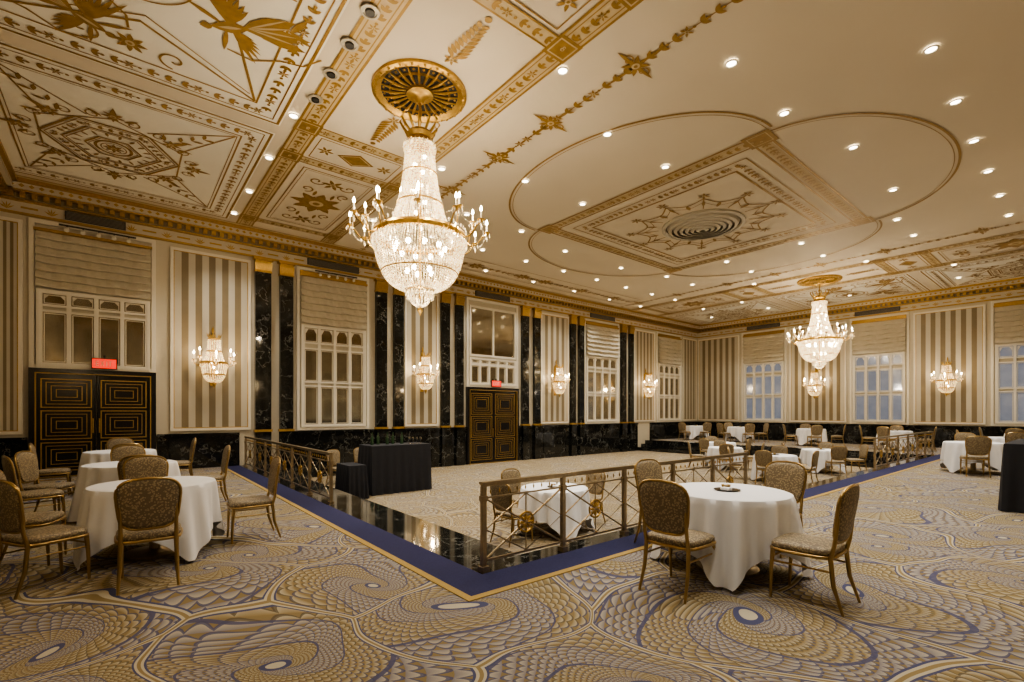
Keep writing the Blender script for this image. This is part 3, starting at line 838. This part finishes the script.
def table(seed=0,R=.55,L=.90,h=.75):
    rn=random.Random(seed); ph=[rn.uniform(0,6) for _ in range(4)]
    b=MB(); n=216; prof=[0,.3,.6,.85,.97,1.0]
    rows=[]
    rot=.35+rn.uniform(-.1,.1)
    for q in prof: rows.append([(R*q*cos(2*pi*k/n),R*q*sin(2*pi*k/n),h-(0 if q<.99 else .006)) for k in range(n)])
    m=16
    for i in range(1,m+1):
        row=[]
        for k in range(n):
            th=2*pi*k/n; raw=L/max(abs(cos(th+rot)),abs(sin(th+rot)))-R+.10
            D=min(h-.03-.015*(.5+.5*sin(3*th+ph[0])), raw)
            cr=abs(sin(2*(th+rot)))**3      # 1 at cloth corners
            s=D*i/m; f=s/.7
            fold=sin(14*th+ph[1]+1.4*sin(3*th+ph[2]))*.65+sin(22*th+ph[3])*.35
            fold=math.copysign(abs(fold)**.8,fold)
            rr=R+.010+.03*f+.085*f*cr+.065*f**.7*fold*(1-.3*cr)
            row.append((rr*cos(th),rr*sin(th),h-.01-s))
        rows.append(row)
    vs=[p for r in rows for p in r]; fs=[]
    for i in range(len(rows)-1):
        for k in range(n): fs.append((i*n+k,i*n+(k+1)%n,(i+1)*n+(k+1)%n,(i+1)*n+k))
    b.add(vs,fs,0)
    b.lathe([(.28,0),(.28,.03),(.05,.06),(.04,h-.03),(.4,h-.02)],mi=1,n=20)
    b.lathe([(.11,h+.001),(.12,h+.012),(.10,h+.014),(0,h+.014)],(.0,.0,0),2,20)
    b.lathe([(.035,h+.014),(.045,h+.05),(.04,h+.05),(.03,h+.03),(0,h+.03)],(.02,.02,0),3,14)
    b.lathe([(.018,h+.03),(.018,h+.05),(0,h+.052)],(.02,.02,0),0,10)
    b.box(-.09,-.02,-.06,.02,h+.014,h+.035,0)
    return b
tms=[]
def put_table(x,y,z=0,seed=0):
    if len(tms)<4:
        o=table(len(tms)).obj("round_banquet_table",[M_cloth,M_rail,M_black,M_goldd],(x,y,z),0,smooth=True); tms.append(o.data)
    else: inst("round_banquet_table",tms[seed%4],(x,y,z),seed*.7)
def setting(x,y,z,angs,dist=.92,jit=.08):
    for i,a in enumerate(angs):
        dd=dist+jit*math.sin(i*5+x)
        cx,cy=x+dd*cos(a),y+dd*sin(a); fa=a+pi+.2*math.sin(i*3+y)
        put_chair(cx,cy,(cos(fa),sin(fa)),z)
# near right
put_table(4.50,2.26)
put_chair(3.68,2.27,(1,.05)); put_chair(4.30,1.47,(-.02,1)); put_chair(5.50,2.25,(-1,.1)); put_chair(4.74,3.08,(-.1,-1))
# left row
put_table(.28,6.35); put_table(.12,9.0); put_table(.0,12.0)
put_chair(.20,5.34,(.05,1)); put_chair(-.52,5.80,(.85,.5)); put_chair(1.22,6.42,(-1,.05)); put_chair(-.72,6.75,(1,-.25)); put_chair(.25,7.32,(0,-1))
put_chair(1.10,9.1,(-1,0)); put_chair(-.85,8.75,(1,.3)); put_chair(.2,8.08,(0,1)); put_chair(.1,9.98,(0,-1)); put_chair(-.80,9.5,(1,-.4))
put_chair(.1,11.05,(0,1)); put_chair(.95,12.2,(-1,0)); put_chair(-.95,11.9,(1,0)); put_chair(0,13.0,(0,-1))
# sunken floor
put_table(5.6,5.75,SUNK,1)
put_chair(4.70,5.75,(1,.1),SUNK); put_chair(6.5,5.85,(-1,0),SUNK); put_chair(5.6,6.65,(0,-1),SUNK)
put_chair(4.7,13.4,(.3,-1),SUNK); put_chair(5.5,13.6,(-.1,-1),SUNK)
for (x,y,sd,an) in ((16.6,8.4,2,(.6,2.2,3.6,5.2)),(14.8,6.0,3,(.3,1.9,3.3,4.6)),(18.1,5.9,4,(.2,2.0,3.9,5.3)),(19.2,9.9,6,(.8,3.0,4.8))):
    put_table(x,y,SUNK,sd); setting(x,y,SUNK,an)
# raised east tier
for (x,y,sd,an) in ((24.2,11.5,7,(1,2.6,4.0,5.4)),(24.0,8.2,8,(.5,2.3,3.6,5.2)),(24.0,5.2,9,(.2,1.7,3.1,4.6)),(16.4,2.0,10,(3.3,4.4,.2)),(20.2,1.7,11,(3.3,4.8,1.6)),(24.3,1.6,12,(2.9,4.4,1.4)),(24.3,13.9,13,(2.9,4.2))):
    put_table(x,y,0,sd); setting(x,y,0,an)
# black draped service tables
def draped(w,d,h,seed):
    b=MB(); n=160; per=2*(w+d)
    def pt(s):
        s%=per
        if s<w: return (-w/2+s,-d/2,0,-1)
        s-=w
        if s<d: return (w/2,-d/2+s,1,0)
        s-=d
        if s<w: return (w/2-s,d/2,0,1)
        s-=w; return (-w/2,d/2-s,-1,0)
    rows=[]
    for i in range(9):
        t=i/8; row=[]
        for k in range(n):
            x,y,nx,ny=pt(per*k/n); f=t**.8*(.03+.026*sin(k*.9+seed)+.012*sin(k*.43))
            row.append((x+nx*f+(x/w)*.05*t,y+ny*f+(y/d)*.05*t,h-(h-.01)*t))
        rows.append(row)
    vs=[p for r in rows for p in r]; fs=[[k for k in range(n)]]
    for i in range(8):
        for k in range(n): fs.append((i*n+k,i*n+(k+1)%n,(i+1)*n+(k+1)%n,(i+1)*n+k))
    b.add(vs,fs,0)
    return b
draped(1.6,.8,1.18,1).obj("draped_bar_table",[M_bcloth],(5.45,11.4,SUNK),0,smooth=True)
draped(.40,.8,.78,2).obj("draped_side_table",[M_bcloth],(4.19,11.1,SUNK),0,smooth=True)
draped(2.2,.9,1.02,3).obj("draped_service_table",[M_bcloth],(11.45,.48,0),0,smooth=True)
for i in range(5):
    b=MB(); b.lathe([(0,0),(.04,0),(.042,.16),(.03,.2),(.014,.23),(.014,.3),(0,.3)],n=14)
    b.obj("wine_bottle",[M_bottle],(4.85+.2*i,11.45+.1*(i%2),SUNK+1.181),smooth=True)
for i in range(4):
    b=MB(); b.lathe([(0,0),(.035,.002),(.006,.01),(.006,.08),(.035,.12),(.03,.17)],n=14)
    b.obj("wine_glass",[M_mirror],(5.78+.11*i,11.3,SUNK+1.181),smooth=True)

# ---------------------------------------------------------------- railings
def railing(p0,p1,np):
    p0=Vector(p0); p1=Vector(p1); d=(p1-p0); L=d.length; a=math.atan2(d.y,d.x)
    b=MB(); w=L/np; Hh=.84
    b.box(-.03,L+.03,-.03,.03,Hh-.025,Hh,0); b.box(-.02,L+.02,-.018,.018,Hh-.045,Hh-.025,0)
    b.box(0,L,-.010,.010,.09,.11,0); b.box(0,L,-.010,.010,.68,.695,0)
    for i in range(np+1):
        x=i*w
        b.box(x-.022,x+.022,-.022,.022,0,Hh-.045,0); b.box(x-.04,x+.04,-.04,.04,0,.05,0); b.box(x-.03,x+.03,-.03,.03,.66,.71,0)
    for i in range(np):
        x=i*w+.022; e=(i+1)*w-.022; xm=(x+e)/2; zm=.39
        for (q,r_) in (((x,.11),(e,.68)),((x,.68),(e,.11))):
            b.tube([(q[0],0,q[1]),(r_[0],0,r_[1])],.010,0,6)
        for fx in(.5,):
            xx=x+(e-x)*fx; b.tube([(xx,0,.11),(xx,0,.68)],.007,0,6)
        b.tube([(x,0,zm),(xm,0,.11),(e,0,zm),(xm,0,.68),(x,0,zm)],.008,0,6)
        ring=[(xm+.10*cos(t),0,zm+.10*sin(t)) for t in[k*2*pi/24 for k in range(25)]]; b.tube(ring,.012,1,6)
        for k in range(8):
            t=k*pi/4; b.tube([(xm+.02*cos(t),-.0,zm+.02*sin(t)),(xm+.055*cos(t),0,zm+.055*sin(t)),(xm+.09*cos(t),0,zm+.09*sin(t))],.01,1,5,[.008,.018,.004])
        for k in range(int((e-x)/.11)):
            b.octa((x+.06+k*.11,0,.742),.012,.03,1)
    b.obj("brass_railing",[M_rail,M_goldd],(p0.x,p0.y,.004),a,smooth=True)
railing((2.64,7.87,0),(2.64,14.7,0),6)
railing((2.64,3.66,0),(7.9,3.66,0),5)
railing((15.0,3.66,0),(21.7,3.66,0),6)

# ---------------------------------------------------------------- lights
WARM=(1,.83,.62)
def light(kind,name,loc,power,col=WARM,size=.05,**k):
    l=bpy.data.lights.new(name,kind); l.energy=power; l.color=col; l.shadow_soft_size=size
    for a,v in k.items(): setattr(l,a,v)
    o=bpy.data.objects.new(name,l); COL.objects.link(o); o.location=loc
    return o
for cx in(3.7,20.9):
    for k in range(6):
        a=2*pi*k/6+.26
        light('POINT',"chandelier_lamp",(cx+1.0*cos(a),CY+1.0*sin(a),4.70),34,size=.03)
    light('POINT',"chandelier_lamp",(cx,CY,2.75),80,size=.05)
for (x,y,r) in SN+SE+SW:
    nx,ny=(sin(r)), -cos(r)
    light('POINT',"sconce_lamp",(x+nx*.80,y+ny*.80,SCZ+.2),38,size=.04,col=(1,.72,.42))
for (x,y) in DL:
    light('SPOT',"downlight_lamp",(x,y,H-.06),265,col=(1,.94,.83),size=.06,spot_size=math.radians(102),spot_blend=.9)
w=bpy.data.worlds.new("world"); SC.world=w; w.use_nodes=True
w.node_tree.nodes["Background"].inputs[0].default_value=(.3,.35,.5,1); w.node_tree.nodes["Background"].inputs[1].default_value=.3
# ---------------------------------------------------------------- camera
cam=bpy.data.cameras.new("camera"); cam.lens=36*480/1024; cam.sensor_width=36; cam.shift_y=71/1024; cam.clip_start=.05
co=bpy.data.objects.new("camera",cam); COL.objects.link(co); co.location=(0,0,1.5); co.rotation_euler=(pi/2,0,-math.radians(39.2))
SC.camera=co
try:
    SC.view_settings.view_transform='AgX'; SC.view_settings.look='AgX - Medium High Contrast'
except Exception: pass
